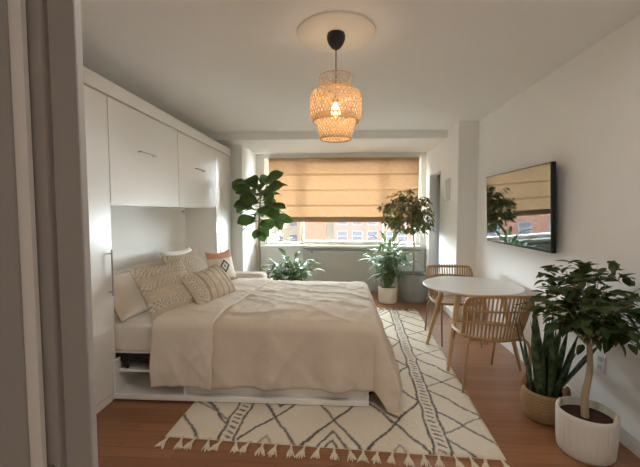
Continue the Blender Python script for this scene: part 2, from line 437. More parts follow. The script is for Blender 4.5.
# ------------------------------------------------------------------ fold-down bed
BY0, BY1, BX1 = 2.55, 4.09, .20
bed = thing('fold_down_bed', 'white fold-down bed base with open side shelf', 'bed', (-.7, 3.3, 0))
RZ = .018
bx('base_rail', XC + .002, BX1, BY0 - .09, BY0 - .066, RZ, .055, 'cab', bed)
bx('floor_panel', XC + .02, BX1, BY0 - .066, BY1, RZ, .05, 'cab', bed)
for x0, x1 in ((-1.14, -.55), (-.546, BX1)):
    bx('side_panel', x0, x1, BY0 - .045, BY0 - .027, .052, .29, 'cab', bed)
bx('foot_panel', BX1 - .02, BX1, BY0 - .066, BY1, .05, .29, 'cab', bed)
bx('far_panel', XC + .02, BX1, BY1 - .02, BY1, .05, .29, 'cab', bed)
bx('divider', -1.14, -1.12, BY0 - .066, 3.1, .05, .29, 'cab', bed)
bx('shelf', XC + .02, -1.14, BY0 - .04, 3.1, .20, .218, 'cab', bed)
bx('shelf_back', XC + .02, -1.14, 3.08, 3.1, .05, .30, 'cab', bed)
bx('end_panel', XC + .002, XC + .02, BY0 - .086, BY1, .018, .30, 'cab', bed)
bx('deck', XC + .02, BX1 - .005, BY0 - .02, BY1 - .02, .302, .325, 'black', bed)
m = MB(); m.tube([(-1.62, 2.53, .31), (-1.60, 2.53, .235), (-1.575, 2.53, .228)], .013, 8).tube([(-1.63, 2.53, .285), (-1.36, 2.535, .25)], .010, 8)
m.build('fold_mechanism', 'black', bed)

def rbox(x0, x1, y0, y1, z0, z1, r, seg=6, bulge=0., n=14):
    """soft rounded slab"""
    m = MB(); cx, cy, cz = (x0 + x1) / 2, (y0 + y1) / 2, (z0 + z1) / 2
    hx, hy, hz = (x1 - x0) / 2, (y1 - y0) / 2, (z1 - z0) / 2
    def face(ax, sg):
        def fn(u, v):
            a, b_ = u * 2 - 1, v * 2 - 1
            p = [a, b_, sg] if ax == 2 else ([sg, a, b_] if ax == 0 else [b_, sg, a])
            q = V((p[0] * hx, p[1] * hy, p[2] * hz))
            inn = V((max(-hx + r, min(hx - r, q.x)), max(-hy + r, min(hy - r, q.y)), max(-hz + r, min(hz - r, q.z))))
            d = q - inn
            if d.length > 1e-6: q = inn + d.normalized() * r
            if bulge:
                k = (1 - (q.x / hx) ** 2) * (1 - (q.y / hy) ** 2)
                q.z += bulge * max(0, k) ** .5 * (1 if q.z > 0 else 0)
            return V((cx + q.x, cy + q.y, cz + q.z))
        return fn
    for ax in range(3):
        for sg in (1, -1):
            k = len(m.f); m.grid(face(ax, sg), n, n)
            if sg < 0: m.f[k:] = [f[::-1] for f in m.f[k:]]
    return m
# denser sampling near the rounded borders is not needed: n is high
mt = thing('mattress', 'mattress in a pale fitted sheet under the duvet', 'mattress', (-.8, 3.3, .325))
rbox(-2.0, BX1 - .01, BY0 - .028, BY1, .327, .565, .045, n=30).build('mattress_body', 'sheet', mt)
MB().tube([(-1.96, BY0 - .032, .345), (-1.3, BY0 - .032, .345), (0.1, BY0 - .032, .345)], .006, 6).build('piping', 'sheet', mt)

def drape(x0, xe, yn, yf, ztop, hn, hf, hfoot, nu, nv, RR=.07, flare=.085, seed=0., fold=.026, floor=.03, wr=.015, head_roll=0.):
    m = MB()
    xe -= RR; yn += RR; yf -= RR
    U = xe - x0 + hfoot; W = yf - yn + hn + hf
    def crease(q): return (1 - min(1, abs(q) * 3.2)) ** 2
    def wtop(u, v): return wr * (.7 * nz(u * 1.6 + seed, v * 1.8, 1.7) + .45 * crease(nz(u * 2.2 + v * 5 + seed, v * 1.2 - u * 1.2, 4)) + .35 * crease(nz(u * 7 - v * 2, v * 2.4 + u, 9 + seed)) + .2 * nz(u * 16, v * 9, 3))
    ext = lambda o: (RR * math.sin(o / RR), RR * (1 - math.cos(o / RR))) if o < RR * PI / 2 else (RR + flare * (o - RR * PI / 2), RR + (o - RR * PI / 2) * (1 - flare * flare * .5))
    def fn(a_, b_):
        u = x0 + a_ * U; v = yn - hn + b_ * W
        a = max(0., u - xe); b = yn - v if v < yn else (v - yf if v > yf else 0.); sy = -1 if v < yn else 1
        o = math.hypot(a, b)
        bxx, byy = min(u, xe), min(max(v, yn), yf)
        if o < 1e-6:
            top = wtop(u, v)
            edge = min(1., min((xe - u) / .25, (v - yn) / .25, (yf - v) / .25) + .25)
            z = ztop + top + .018 * max(0, min(1, edge))
            p = V((u, v, z))
        else:
            dx, dy = a / o, sy * b / o
            off, drop = ext(o)
            corner = min(a, b) / max(a, b, 1e-6)
            h = max(0., min(1., (drop - .05) / .35))
            s = (u * 1.0 + v * .0 if b > a else v) + math.atan2(b, a) * .35
            f = h * (fold * math.sin(s * 13 + 3 * nz(s * 2.1, seed, 2) + drop * 2.2) + fold * .8 * nz(s * 7 + drop * 2, drop * 3 - s, seed))
            cf_ = corner * h * .13
            off += f + cf_ + .25 * wr * nz(s * 9, drop * 12, 3) + h * wr * (1.1 * crease(nz(s * 3 + drop * 2.5 + seed, drop * 1.2, 6)) + .8 * crease(nz(s * 5 - drop * 4, drop * 2 + seed, 8)))
            top = wtop(bxx, byy) + .0045
            z = ztop + top * (1 - h) - drop
            if z < floor:
                e = floor - z; off += e * .35; z = floor + .012 * (1 + nz(s * 9, off * 9, 3))
            p = V((bxx + dx * (off - cf_ * .7 + .07 * h * math.sin(min(1, drop / .58) * PI) * (1 if b < a or b == 0 else a / b)), byy + dy * (off + cf_ * .25), z))
        return p
    m.grid(fn, nu, nv)
    return m
dv = thing('duvet', 'beige linen duvet hanging over the bed to the rug', 'duvet', (-.4, 3.3, .57))
drape(-.99, .305, BY0 - .055, BY1 + .03, .585, .50, .45, .62, 110, 120, seed=2.).build('cover', 'duvet', dv, solid=.012)
tb = drape(-1.36, -.40, BY0 - .075, BY1 + .04, .598, .515, .45, -.44, 34, 120, seed=2.6, wr=.014)
# slant the head edge a little: further towards the head on the near side
for p in tb.v:
    k = max(0, min(1, (p.y - 2.5) / 1.5)); p.x += .12 * k * (1 if p.x < -1.0 else max(0, (-.8 - p.x) / .2)) + .06 * k
    p.x += .018 * nz(p.y * 5, p.z * 5, 7)
tb.build('turned_back_edge', 'fold', dv, solid=.022)

# ------------------------------------------------------------------ pillows and cushions
def cushion(m, c, wd, hd, w, h, T, n=26, pinch=.10, disp=None, cols=None, cf=None):
    c, wd, hd = V(c), V(wd).normalized(), V(hd); hd = (hd - wd * hd.dot(wd)).normalized(); nn = wd.cross(hd)
    for sg in (1, -1):
        k = len(m.f)
        def fn(u, v):
            a, b = u * 2 - 1, v * 2 - 1
            aa, bb = math.copysign(1 - (1 - abs(a)) ** 1.35, a), math.copysign(1 - (1 - abs(b)) ** 1.35, b)
            e = max(0., (1 - aa * aa) * (1 - bb * bb))
            t = T * .5 * e ** .42
            px = aa * (1 - pinch * (1 - bb * bb) * .9); py = bb * (1 - pinch * (1 - aa * aa) * .9)
            d = disp(aa, bb) * min(1, e * 6) if (disp and sg > 0) else 0.
            if cols is not None: cols.append(cf(aa, bb) if sg > 0 else cf(9, 9))
            wob = .006 * nz(aa * 2.2 + c.y * 7, bb * 2.2, c.x * 5) * e ** .3
            sag = -.02 * (1 - aa * aa) * (bb > 0) * bb
            return c + wd * (px * w / 2) + hd * (py * h / 2 + sag) + nn * (sg * (t + wob) + d)
        m.grid(fn, n, n)
        if sg < 0: m.f[k:] = [f[::-1] for f in m.f[k:]]
    return m
CREAM, BEIGE, TAN = (.78, .70, .58), (.58, .46, .34), (.30, .21, .135)
def mixc(a, b, t): return tuple(x + (y - x) * t for x, y in zip(a, b))
def bandf(rows, ax=1):
    def is_t(a, b):
        q = b if ax == 1 else a
        for lo, hi in rows:
            if lo < q < hi: return min(1, (q - lo) / .03, (hi - q) / .03)
        return 0
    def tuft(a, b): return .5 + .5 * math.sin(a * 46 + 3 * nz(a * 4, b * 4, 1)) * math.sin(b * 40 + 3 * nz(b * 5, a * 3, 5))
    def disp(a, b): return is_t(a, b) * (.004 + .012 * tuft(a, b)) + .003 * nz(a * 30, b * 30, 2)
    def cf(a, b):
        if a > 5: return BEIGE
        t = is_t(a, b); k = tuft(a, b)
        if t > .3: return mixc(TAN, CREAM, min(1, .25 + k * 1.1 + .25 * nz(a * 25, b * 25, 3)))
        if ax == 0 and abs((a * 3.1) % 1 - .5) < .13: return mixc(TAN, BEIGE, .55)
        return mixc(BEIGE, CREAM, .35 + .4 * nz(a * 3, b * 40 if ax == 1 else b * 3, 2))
    return disp, cf
NP = 'pillows and cushions on the bed'
def plain_pillow(label, c, wd, hd, w, h, T, mat):
    t = thing('pillow', label, 'pillow', V(c) - V((0, 0, h * .4)), NP)
    m = MB(); cushion(m, c, wd, hd, w, h, T, pinch=.06); m.build('pillow_cover', mat, t)
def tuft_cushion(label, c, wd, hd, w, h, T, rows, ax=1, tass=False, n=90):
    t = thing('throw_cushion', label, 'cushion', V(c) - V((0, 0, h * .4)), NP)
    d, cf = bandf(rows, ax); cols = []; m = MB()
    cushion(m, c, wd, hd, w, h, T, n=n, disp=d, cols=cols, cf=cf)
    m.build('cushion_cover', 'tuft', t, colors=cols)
    return t
plain_pillow('plain beige pillow leaning at the near head end', (-1.69, 2.79, .735), (.12, .97, 0), (-.62, 0, .78), .54, .40, .16, 'pill')
plain_pillow('plain white pillow tucked behind the far tufted cushion', (-1.79, 3.99, .785), (.05, .97, 0), (-.5, 0, .86), .66, .40, .16, 'pillw')
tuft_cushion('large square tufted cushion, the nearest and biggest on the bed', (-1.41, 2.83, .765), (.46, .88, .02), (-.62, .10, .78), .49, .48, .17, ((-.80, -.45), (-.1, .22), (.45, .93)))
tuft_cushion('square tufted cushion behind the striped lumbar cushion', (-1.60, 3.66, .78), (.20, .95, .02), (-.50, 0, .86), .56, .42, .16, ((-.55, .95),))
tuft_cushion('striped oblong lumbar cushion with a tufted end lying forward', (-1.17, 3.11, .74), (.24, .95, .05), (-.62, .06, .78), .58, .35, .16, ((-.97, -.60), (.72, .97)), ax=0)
pk = thing('throw_cushion', 'cream cushion with black diamond and pink top edge', 'cushion', (-1.36, 4.33, .62), NP)
def pcf(a, b):
    if a > 5: return (.75, .60, .5)
    if b > .48: return mixc((.62, .30, .19), (.70, .38, .26), .5 + .5 * nz(a * 20, b * 20))
    d = abs(a + .05) / .42 + abs(b + .12) / .52
    if .62 < d < 1.0 or d < .22: return (.06, .055, .055)
    return mixc((.74, .66, .55), (.80, .73, .62), .5 + .5 * nz(a * 20, b * 20))
cols = []; m = MB()
cushion(m, (-1.41, 4.13, .755), (.42, .9, 0), (-.30, 0, .95), .40, .36, .15, n=80, cols=cols, cf=pcf); m.build('cushion_cover', 'tuft', pk, colors=cols)

# sofa folded under the bed: ribbed back cushion along the niche, far arm showing
sf = thing('sofa', 'beige sofa behind the bed with ribbed back and low arm', 'sofa', (-1.6, 3.6, 0))
def ribs(u, v):
    y = C1 + .03 + u * (C2 - C1 - .06); a = v * PI
    rr = .92 + .16 * abs(math.sin(u * PI * 34)) ** .6
    return V((-1.985 + .085 * math.cos(a) * rr, y, .30 + (.50 + .055 * math.sin(a)) if 0 else .0)) if 0 else V((-2.0 + .075 * math.cos(a) * rr, y, (.80 + .055 * math.sin(a) * rr)))
m = MB(); m.grid(ribs, 340, 12)
m.build('back_roll', 'rib', sf)
rbox(-2.075, -1.93, C1 + .03, C2 - .03, .572, .80, .02, n=10).build('back_cushion', 'rib', sf)
rbox(-2.05, -.945, 4.335, 4.60, .12, .615, .06, n=26).build('arm', 'rib', sf)
for x in (-1.9, -1.05): MB().tube([(x, 4.47, .0), (x, 4.47, .13)], [.014, .02], 10).build('leg', 'leg', sf)

# ------------------------------------------------------------------ rug
rug = thing('rug', 'large cream wool rug with dark zigzags and diamonds and tasselled ends', 'rug', (-.05, 3.5, 0))
RO = V((-1.075, 2.075, 0)); ang = math.radians(-2.75)
ru, rv = V((math.cos(ang), math.sin(ang), 0)), V((-math.sin(ang), math.cos(ang), 0))
RW, RL = 2.0, 3.03
def sd(px, py, ax, ay, bx_, by_):
    vx, vy = bx_ - ax, by_ - ay; t = max(0, min(1, ((px - ax) * vx + (py - ay) * vy) / (vx * vx + vy * vy)))
    return math.hypot(px - ax - t * vx, py - ay - t * vy)
INK, WOOL, BROWN = (.075, .065, .06), (.76, .69, .58), (.33, .24, .15)
L0, L1, R0, R1 = .335, .43, 1.615, 1.71
PU, PV = (1.615 - .43) / 3, .60
def rugcol(u, v):
    wx, wy = u + .016 * nz(u * 7, v * 7, 1) + .005 * nz(u * 40, v * 40, 3), v + .016 * nz(u * 7, v * 7, 5) + .005 * nz(u * 40, v * 40, 6)
    base = mixc(WOOL, (.66, .57, .45), .35 + .5 * nz(u * 2.5, v * 2.5, 8))
    def ink(d, w=.011): return max(0, min(1, (w * .85 - d) / .006 + .5))
    k = 0.
    for q in (L0, L1, R0, R1): k = max(k, ink(abs(wx - q), .009))
    for a, b in ((L0, L1), (R0, R1)):
        c = (a + b) / 2
        if a < wx < b:
            ph = ((wy + .5 * (wx - c)) / .05) % 1
            k = max(k, ink(abs(ph - .5) * .05 - .001 + max(0, abs(wx - c) - .020), .009))
    brown = 0.
    if L1 < wx < R0:
        # zigzag diamonds, three across
        a = (wx - L1) / PU; fa = abs((a % 1) - .5) * 2      # 0 at the middle of a cell, 1 at its sides
        b = (wy + PV - .27) / PV; fb = abs((b % 1) - .5) * 2
        d = abs(fa + fb - 1) / math.hypot(2 / PU, 2 / PV)
        k = max(k, ink(d, .010))
        s = fa + fb
        if s < 1:
            for q in (.30, .58):
                col = ink(abs(s - q) / math.hypot(2 / PU, 2 / PV), .009)
                if (math.floor(a) + math.floor(b)) % 3 == 1: k = max(k, col)
                elif q < .4: brown = max(brown, col)
    else:
        # slanting bars between the ladder and the border
        e = (R1 - wx) if wx > R1 else (wx - L0) if wx < L0 else 9
        if e < .0 or e < 9:
            g = (wy + abs(e) * (1.15 if wx > R1 else -1.15)) / .30
            d = abs((g % 1) - .5) * .30 * .65
            h = ((wy - abs(e) * .7 + .1) / .60); d2 = abs((h % 1) - .5) * .60 * .8
            k = max(k, ink(d, .0095), ink(d2, .008) * .8)
    c = mixc(base, INK, k * .93)
    if brown: c = mixc(c, BROWN, brown * .8)
    return c
m = MB(); cols = []
NU, NV = 235, 350
def rugp(a, b):
    u, v = a * RW, b * RL
    cols.append(rugcol(u, v))
    e = min(u, RW - u, v, RL - v)
    z = .013 * min(1, .15 + e / .02) + .0045 * nz(u * 38, v * 38, 2)
    wob = .008 * nz(v * 3, 1, 2) if (a in (0, 1)) else 0
    return RO + ru * (u + wob) + rv * v + V((0, 0, max(.003, z)))
m.grid(rugp, NU, NV); m.build('pile', 'rug', rug, colors=cols, angle=3.)
bs = MB(); c4 = [RO, RO + ru * RW, RO + ru * RW + rv * RL, RO + rv * RL]
bs.add([p + V((0, 0, .0008)) for p in c4] + [p + V((0, 0, .004)) for p in c4], [(3, 2, 1, 0), (4, 5, 6, 7), (0, 1, 5, 4), (1, 2, 6, 5), (2, 3, 7, 6), (3, 0, 4, 7)]); bs.build('backing', 'tassel', rug, smooth=False)
for side in (-1, 1):
    n = 24
    for i in range(n):
        u = .03 + (RW - .06) * i / (n - 1); v0 = 0 if side < 0 else RL
        p = RO + ru * u + rv * v0; t = MB(); dr = rv * side
        lean = R.uniform(-.3, .3)
        d = (dr + ru * lean).normalized()
        t.tube([p + V((0, 0, .008)) - d * .005, p + d * .03 + V((0, 0, .010))], .006, 6)
        t.lathe([(0, -.008), (.008, -.005), (.0095, 0), (.008, .005), (0, .008)], p + d * .034 + V((0, 0, .010)), 8)
        for k in range(7):
            s = (k - 3) / 3; e = (d + ru * (s * .42 + R.uniform(-.06, .06))).normalized(); L = R.uniform(.055, .08)
            q = p + d * .036
            t.tube([q + V((0, 0, .010)), q + e * L * .5 + V((0, 0, .010 + .002 * R.random())), q + e * L + V((0, 0, .004))], [.0042, .0048, .003], 5)
        t.build('tassel', 'tassel', rug)

# ------------------------------------------------------------------ table
TX, TY, TZ, TR = 1.215, 3.40, .705, .435
tb_ = thing('dining_table', 'small round white table on four splayed wooden legs', 'table', (TX, TY, 0))
MB().lathe([(0, TZ - .024), (TR - .03, TZ - .024), (TR - .012, TZ - .018), (TR - .001, TZ - .008), (TR, TZ - .005), (TR - .004, TZ), (0, TZ)], (TX, TY, 0), 96).build('table_top', 'ttop', tb_)
MB().lathe([(0, TZ - .05), (.20, TZ - .05), (.22, TZ - .024), (0, TZ - .024)], (TX, TY, 0), 40).build('apron', 'leg', tb_)
for a in (45, 135, 225, 315):
    a = math.radians(a + 3); c, s = math.cos(a), math.sin(a)
    MB().tube([(TX + .27 * c, TY + .27 * s, TZ - .03), (TX + .34 * c, TY + .34 * s, .4), (TX + .44 * c, TY + .44 * s, .020)], [.026, .023, .014], 14).build('leg', 'leg', tb_)

# ------------------------------------------------------------------ rattan chairs
def chair(label):
    t = thing('rattan_chair', label, 'chair', (0, 0, 0), 'rattan chairs at the round table')
    ZB, ZT = .435, .775
    def bp_(s, h, off=0.):          # point on the curved back; s -1..1, h 0..1
        wdt = .225 + .028 * h
        x = wdt * math.sin(s * 1.12) / math.sin(1.12)
        y = -.235 - .085 * h + .13 * (1 - math.cos(s * 1.12)) / (1 - math.cos(1.12)) * (1 - .25 * h) + off
        return V((x, y, ZB + (ZT - ZB) * h - .03 * (abs(s) ** 3) * h + .012 * math.cos(s * 2 * PI) * (h > .9) * 0))
    rc_ = .30
    loop = []
    def corner(cs, ch, a0):
        for k in range(7):
            a = a0 + k * PI / 12; loop.append((cs + .2 * math.cos(a), ch + rc_ * math.sin(a)))
    corner(.8, .7, 0); corner(-.8, .7, PI / 2)
    loop += [(-1, .45), (-1, .2), (-1, 0.0)] + [(-.9 + .2 * k, -.03) for k in range(10)] + [(1, 0.0), (1, .2), (1, .45)]
    pts = [bp_(a, b) for a, b in loop]
    MB().tube(pts, .0125, 10, closed=True).build('back_frame', 'rattan', t)
    m = MB()
    for k in range(21):
        s = -.94 + 1.88 * k / 20; top = 1 - (0 if abs(s) < .8 else rc_ * (1 - math.sqrt(max(0, 1 - ((abs(s) - .8) / .2) ** 2))))
        m.tube([bp_(s, h * top) for h in (0, .25, .5, .75, 1)], .0070, 6)
    m.build('back_rods', 'rattan', t)
    m = MB()
    for h in (.64, .655, .35, .365):
        m.tube([bp_(-1 + 2 * k / 20, h - .0, .006 if h in (.64, .35) else -.006) for k in range(21)], .0078, 6)
    m.build('back_bands', 'rattan', t)
    # seat
    def sp(a):
        c, s = math.cos(a), math.sin(a); e = 2 / 3
        return V((.235 * math.copysign(abs(c) ** e, c), -.01 + .208 * math.copysign(abs(s) ** e, s), .432))
    MB().tube([sp(2 * PI * k / 40) for k in range(40)], .013, 8, closed=True).build('seat_frame', 'rattan', t)
    m = MB()
    for k in range(21):
        x = -.215 + .43 * k / 20; yy = .206 * (1 - (abs(x) / .235) ** 3) ** (1 / 3)
        m.tube([(x, -yy - .01, .436), (x, -yy * .4 - .01, .428), (x, yy * .4 - .01, .428), (x, yy - .01, .438)], .0068, 6)
    for y in (-.12, .0, .12): m.tube([(-.23, y, .424), (0, y, .420), (.23, y, .424)], .008, 6)
    m.build('seat', 'rattan', t)
    for sx in (-1, 1):
        MB().tube([(sx * .20, -.19, .425), (sx * .222, -.215, .40), (sx * .232, -.225, .36), (sx * .255, -.215, .020)], .0105, 10).build('leg', 'rod', t)
        MB().tube([(sx * .16, .14, .425), (sx * .17, .165, .40), (sx * .178, .18, .36), (sx * .195, .29, .020)], .0105, 10).build('leg', 'rod', t)
    MB().tube([(-.20, -.19, .415), (-.16, .14, .415), (.16, .14, .415), (.20, -.19, .415)], .008, 8, closed=True).build('under_frame', 'rod', t)
    return t
ch = chair('near rattan chair with its back to the room, beside the snake plant')
cb = clone(ch, (1.225, 3.92, 0), PI - .02, 'far rattan chair behind the round table by the pilaster')
ch.location = (1.165, 2.925, 0); ch.rotation_euler = (0, 0, .05)

# ------------------------------------------------------------------ television
tv = thing('television', 'flat black television on the wall reflecting the window', 'television', (XR, 3.42, 1.07))
ty0, ty1, tz0, tz1 = 2.835, 4.06, 1.065, 1.762
TX0 = 1.595
piv = bx('housing', TX0, TX0 + .035, ty0, ty1, tz0, tz1, 'bezel', tv, bevel=.004)
scr = bx('screen', TX0 - .003, TX0 + .001, ty0 + .010, ty1 - .010, tz0 + .018, tz1 - .010, 'screen', tv, bevel=0)
for o_ in (piv, scr):     # tilted a little downwards on its bracket
    cz = (tz0 + tz1) / 2 - 1.07
    o_.data.transform(Matrix.Translation((TX0 + .02 - XR, 0, cz)) @ Matrix.Rotation(math.radians(-2.2), 4, 'Y') @ Matrix.Translation((XR - TX0 - .02, 0, -cz)))
m = MB(); m.box(TX0 + .035, XR, 3.30, 3.54, 1.30, 1.55); m.build('wall_mount', 'black', tv, smooth=False)

# ------------------------------------------------------------------ pendant lamp
pl = thing('pendant_lamp', 'woven bamboo pendant lamp hanging from the ceiling', 'pendant lamp', (LX, LY, HZ))
Zc = HZ - .018
MB().lathe([(0, 0), (.052, 0), (.057, -.012), (.056, -.035), (.046, -.06), (.030, -.082), (.013, -.094), (0, -.096)][::-1], (LX, LY, Zc), 40).build('ceiling_cup', 'canopy', pl)
MB().tube([(LX, LY, Zc - .09), (LX, LY, 2.10)], .0038, 8).build('cord', plain('cord_brown', (.17, .11, .07), .7), pl)
MB().lathe([(0, 0), (.02, 0), (.022, .01), (.021, .05), (.012, .065), (0, .068)], (LX, LY, 2.062), 24).build('bulb_socket', plain('aged_brass', (.35, .27, .18), .4, metal=.8), pl)
bb = MB().lathe([(0, -.058), (.014, -.055), (.026, -.043), (.030, -.028), (.027, -.012), (.018, .008), (.013, .022), (.012, .03)], (LX, LY, 2.035), 28).build('bulb', 'bulb', pl)
def weave(m, prof, nstrip, turn, w, seg=10):
    zs = [p[1] for p in prof]; n = len(prof)
    def at(t):
        x = t * (n - 1); i = min(n - 2, int(x)); f = x - i
        return prof[i][0] * (1 - f) + prof[i + 1][0] * f, prof[i][1] * (1 - f) + prof[i + 1][1] * f
    for dr in (1, -1):
        for k in range(nstrip):
            a0 = 2 * PI * k / nstrip; vs = []; fs = []
            for i in range(seg + 1):
                t = i / seg; r, z = at(t); a = a0 + dr * turn * t; ww = w / max(r, .02)
                o = .0008 * dr
                for sg in (-1, 1):
                    vs.append((LX + (r + o) * math.cos(a + sg * ww), LY + (r + o) * math.sin(a + sg * ww), z))
            for i in range(seg): fs.append((2 * i, 2 * i + 1, 2 * i + 3, 2 * i + 2))
            m.add(vs, fs)
def rim(m, r, z, t=.004): m.tube([(LX + r * math.cos(2 * PI * k / 48), LY + r * math.sin(2 * PI * k / 48), z) for k in range(48)], t, 6, closed=True)
m = MB(); weave(m, [(.103, 2.222), (.101, 2.17), (.101, 2.115)], 22, .9, .0024, 5); rim(m, .103, 2.222, .003); rim(m, .101, 2.115, .003); m.build('upper_collar', 'bamboo', pl)
m = MB(); weave(m, [(.104, 2.142), (.128, 2.135), (.146, 2.124), (.157, 2.108), (.162, 2.085), (.164, 2.04), (.164, 2.0), (.160, 1.97), (.150, 1.955), (.142, 1.948)], 42, 1.15, .0044, 18); rim(m, .104, 2.142); rim(m, .142, 1.947, .005); rim(m, .164, 2.0, .002); m.build('shade', 'bamboo', pl)
m = MB(); weave(m, [(.122, 1.985), (.120, 1.94), (.112, 1.89), (.096, 1.84)], 32, .9, .0044, 8); rim(m, .096, 1.84, .005); rim(m, .122, 1.985); m.build('lower_collar', 'bamboo', pl)

# ------------------------------------------------------------------ plants
def pot(parent, name, prof, c, mat, soil_r, soil_z, seg=48, wob=None):
    o = MB().lathe(prof, c, seg, wob).build(name, mat, parent)
    MB().lathe([(soil_r, soil_z - .012), (soil_r, soil_z), (soil_r * .5, soil_z + .008), (0, soil_z + .01)], c, 32).build('soil', 'soil', parent)
    return o
obov = lambda t: .10 + .95 * math.sin(PI * min(1, t) ** 1.35) ** .75 if t < .999 else .1
lance = lambda t: max(.02, math.sin(PI * min(1, t * .95 + .04) ** .85))
ovate = lambda t: max(.02, (math.sin(PI * min(1, t * .97 + .02) ** .8)) ** .9)

# fiddle-leaf fig by the left end of the window
FX, FY = -1.17, 5.12
fg = thing('fiddle_leaf_fig', 'tall fiddle-leaf fig with broad leaves by the left of the window', 'plant', (FX, FY, 0), 'potted plants')
pot(fg, 'pot', [(0, 0), (.12, 0), (.15, .28), (.158, .30), (.148, .30), (.138, .26), (0, .25)], (FX, FY, 0), 'greypot', .137, .27)
MB().tube([(FX, FY, .26), (FX + .005, FY, .7), (FX - .015, FY, 1.1), (FX + .01, FY, 1.5), (FX + .03, FY, 1.74)], [.017, .015, .014, .011, .007], 10).build('trunk', 'bark', fg)
m = MB(); st = MB()
for k in range(40):
    z = 1.24 + .46 * (k / 39) ** .9; a = k * 2.399 + .5
    el = -.25 + 1.05 * (k / 39) + R.uniform(-.25, .25)
    d = V((math.cos(a) * math.cos(el), math.sin(a) * math.cos(el), math.sin(el)))
    L = R.uniform(.27, .36)
    if d.y < -.2: L *= .9
    p = V((FX + .01, FY, z)); q = p + d * (.05 + .10 * R.random())
    if (q + d * L).x < -1.56: d = V((d.x * .5, -abs(d.y) - .2, d.z + .2)).normalized(); q = p + d * .06
    st.tube([p, q + d * .01], .004, 5)
    m.leaf(q, d, V((R.uniform(-.5, .5), -R.uniform(.1, 1.1), .8)), L, L * .68, R.uniform(.3, 1.0), .10, 6, obov, R.uniform(-.5, .5))
for zz, aa in ((1.14, 4.4), (1.10, 5.3), (1.16, 5.9)):
    d = V((math.cos(aa), math.sin(aa), -.7)); m.leaf((FX, FY, zz), d, (0, -1, .6), .2, .13, .3, .1, 5, obov)
m.build('foliage', 'fiddle', fg); st.build('leaf_stalks', 'stem', fg)

def leafy(name, label, cx, cy, potf, z0, nst, hmax, spread, leafL, leafW, mat, nl, droop=.6, crown_low=.25, lim=None, sy=1., zlow=None):
    t = thing(name, label, 'plant', (cx, cy, 0), 'potted plants'); potf(t)
    m = MB(); st = MB()
    for i in range(nst):
        a = i * 2.399 + R.uniform(-.3, .3); rr = spread * math.sqrt((i + .6) / nst); h = hmax * (1 - .45 * (rr / spread) ** 2) * R.uniform(.82, 1.05)
        tip = V((cx + rr * math.cos(a), cy + sy * rr * math.sin(a), z0 + h)); b0 = V((cx + .03 * math.cos(a), cy + .03 * math.sin(a), z0))
        mid = V((cx + rr * .35 * math.cos(a), cy + sy * rr * .35 * math.sin(a), z0 + h * .6))
        pts = [b0, b0.lerp(mid, .5) + V((0, 0, .02)), mid, mid.lerp(tip, .55) + V((0, 0, .015)), tip]
        st.tube(pts, [.006, .005, .0045, .0035, .002], 6)
        for j in range(nl):
            f = crown_low + (1 - crown_low) * j / max(1, nl - 1); x = f * 4; k = min(3, int(x)); p = pts[k].lerp(pts[k + 1], x - k)
            b = a + (j * 2.2 + R.uniform(-.5, .5)); e = R.uniform(-.15, .65)
            d = V((math.cos(b) * math.cos(e), math.sin(b) * math.cos(e), math.sin(e)))
            if j == nl - 1: d = (tip - mid).normalized()
            L = leafL * R.uniform(.7, 1.1)
            if lim and (lim((p + d * L)) or lim(p + d * L * .5)): continue
            m.leaf(p, d, (0, 0, 1), L, leafW * L / leafL, R.uniform(.5, 1.2) * droop * 1.5, .16, 5, lance, R.uniform(-.4, .4))
    m.build('foliage', mat, t); st.build('stems', 'stem', t)
    return t
def p1(t): pot(t, 'pot', [(0, 0), (.13, 0), (.16, .24), (.165, .26), (.153, .26), (.145, .22), (0, .21)], (-.76, 5.3, 0), 'cream', .144, .23)
leafy('leafy_floor_plant', 'bushy pale-leaved plant below the window just behind the bed', -.76, 5.30, p1, .20, 26, .50, .40, .21, .095, 'pale', 7, droop=.9, lim=lambda p: p.y > 6.15 or p.x < -1.45)
def p2(t): pot(t, 'pot', [(0, .0), (.118, 0), (.135, .012), (.143, .12), (.142, .24), (.137, .245), (.130, .24), (.128, .20), (0, .19)], (.715, 5.50, 0), 'cream', .127, .21)
leafy('dracaena', 'arching green plant in the small cream pot beside the grey planter', .715, 5.50, p2, .20, 24, .80, .33, .26, .07, 'mid', 6, droop=.9, lim=lambda p: p.y > 6.15 or (p.z < .46 and math.hypot(p.x - 1.13, p.y - 5.66) < .29) or (p.x > .95 and p.z > .95), crown_low=.35)

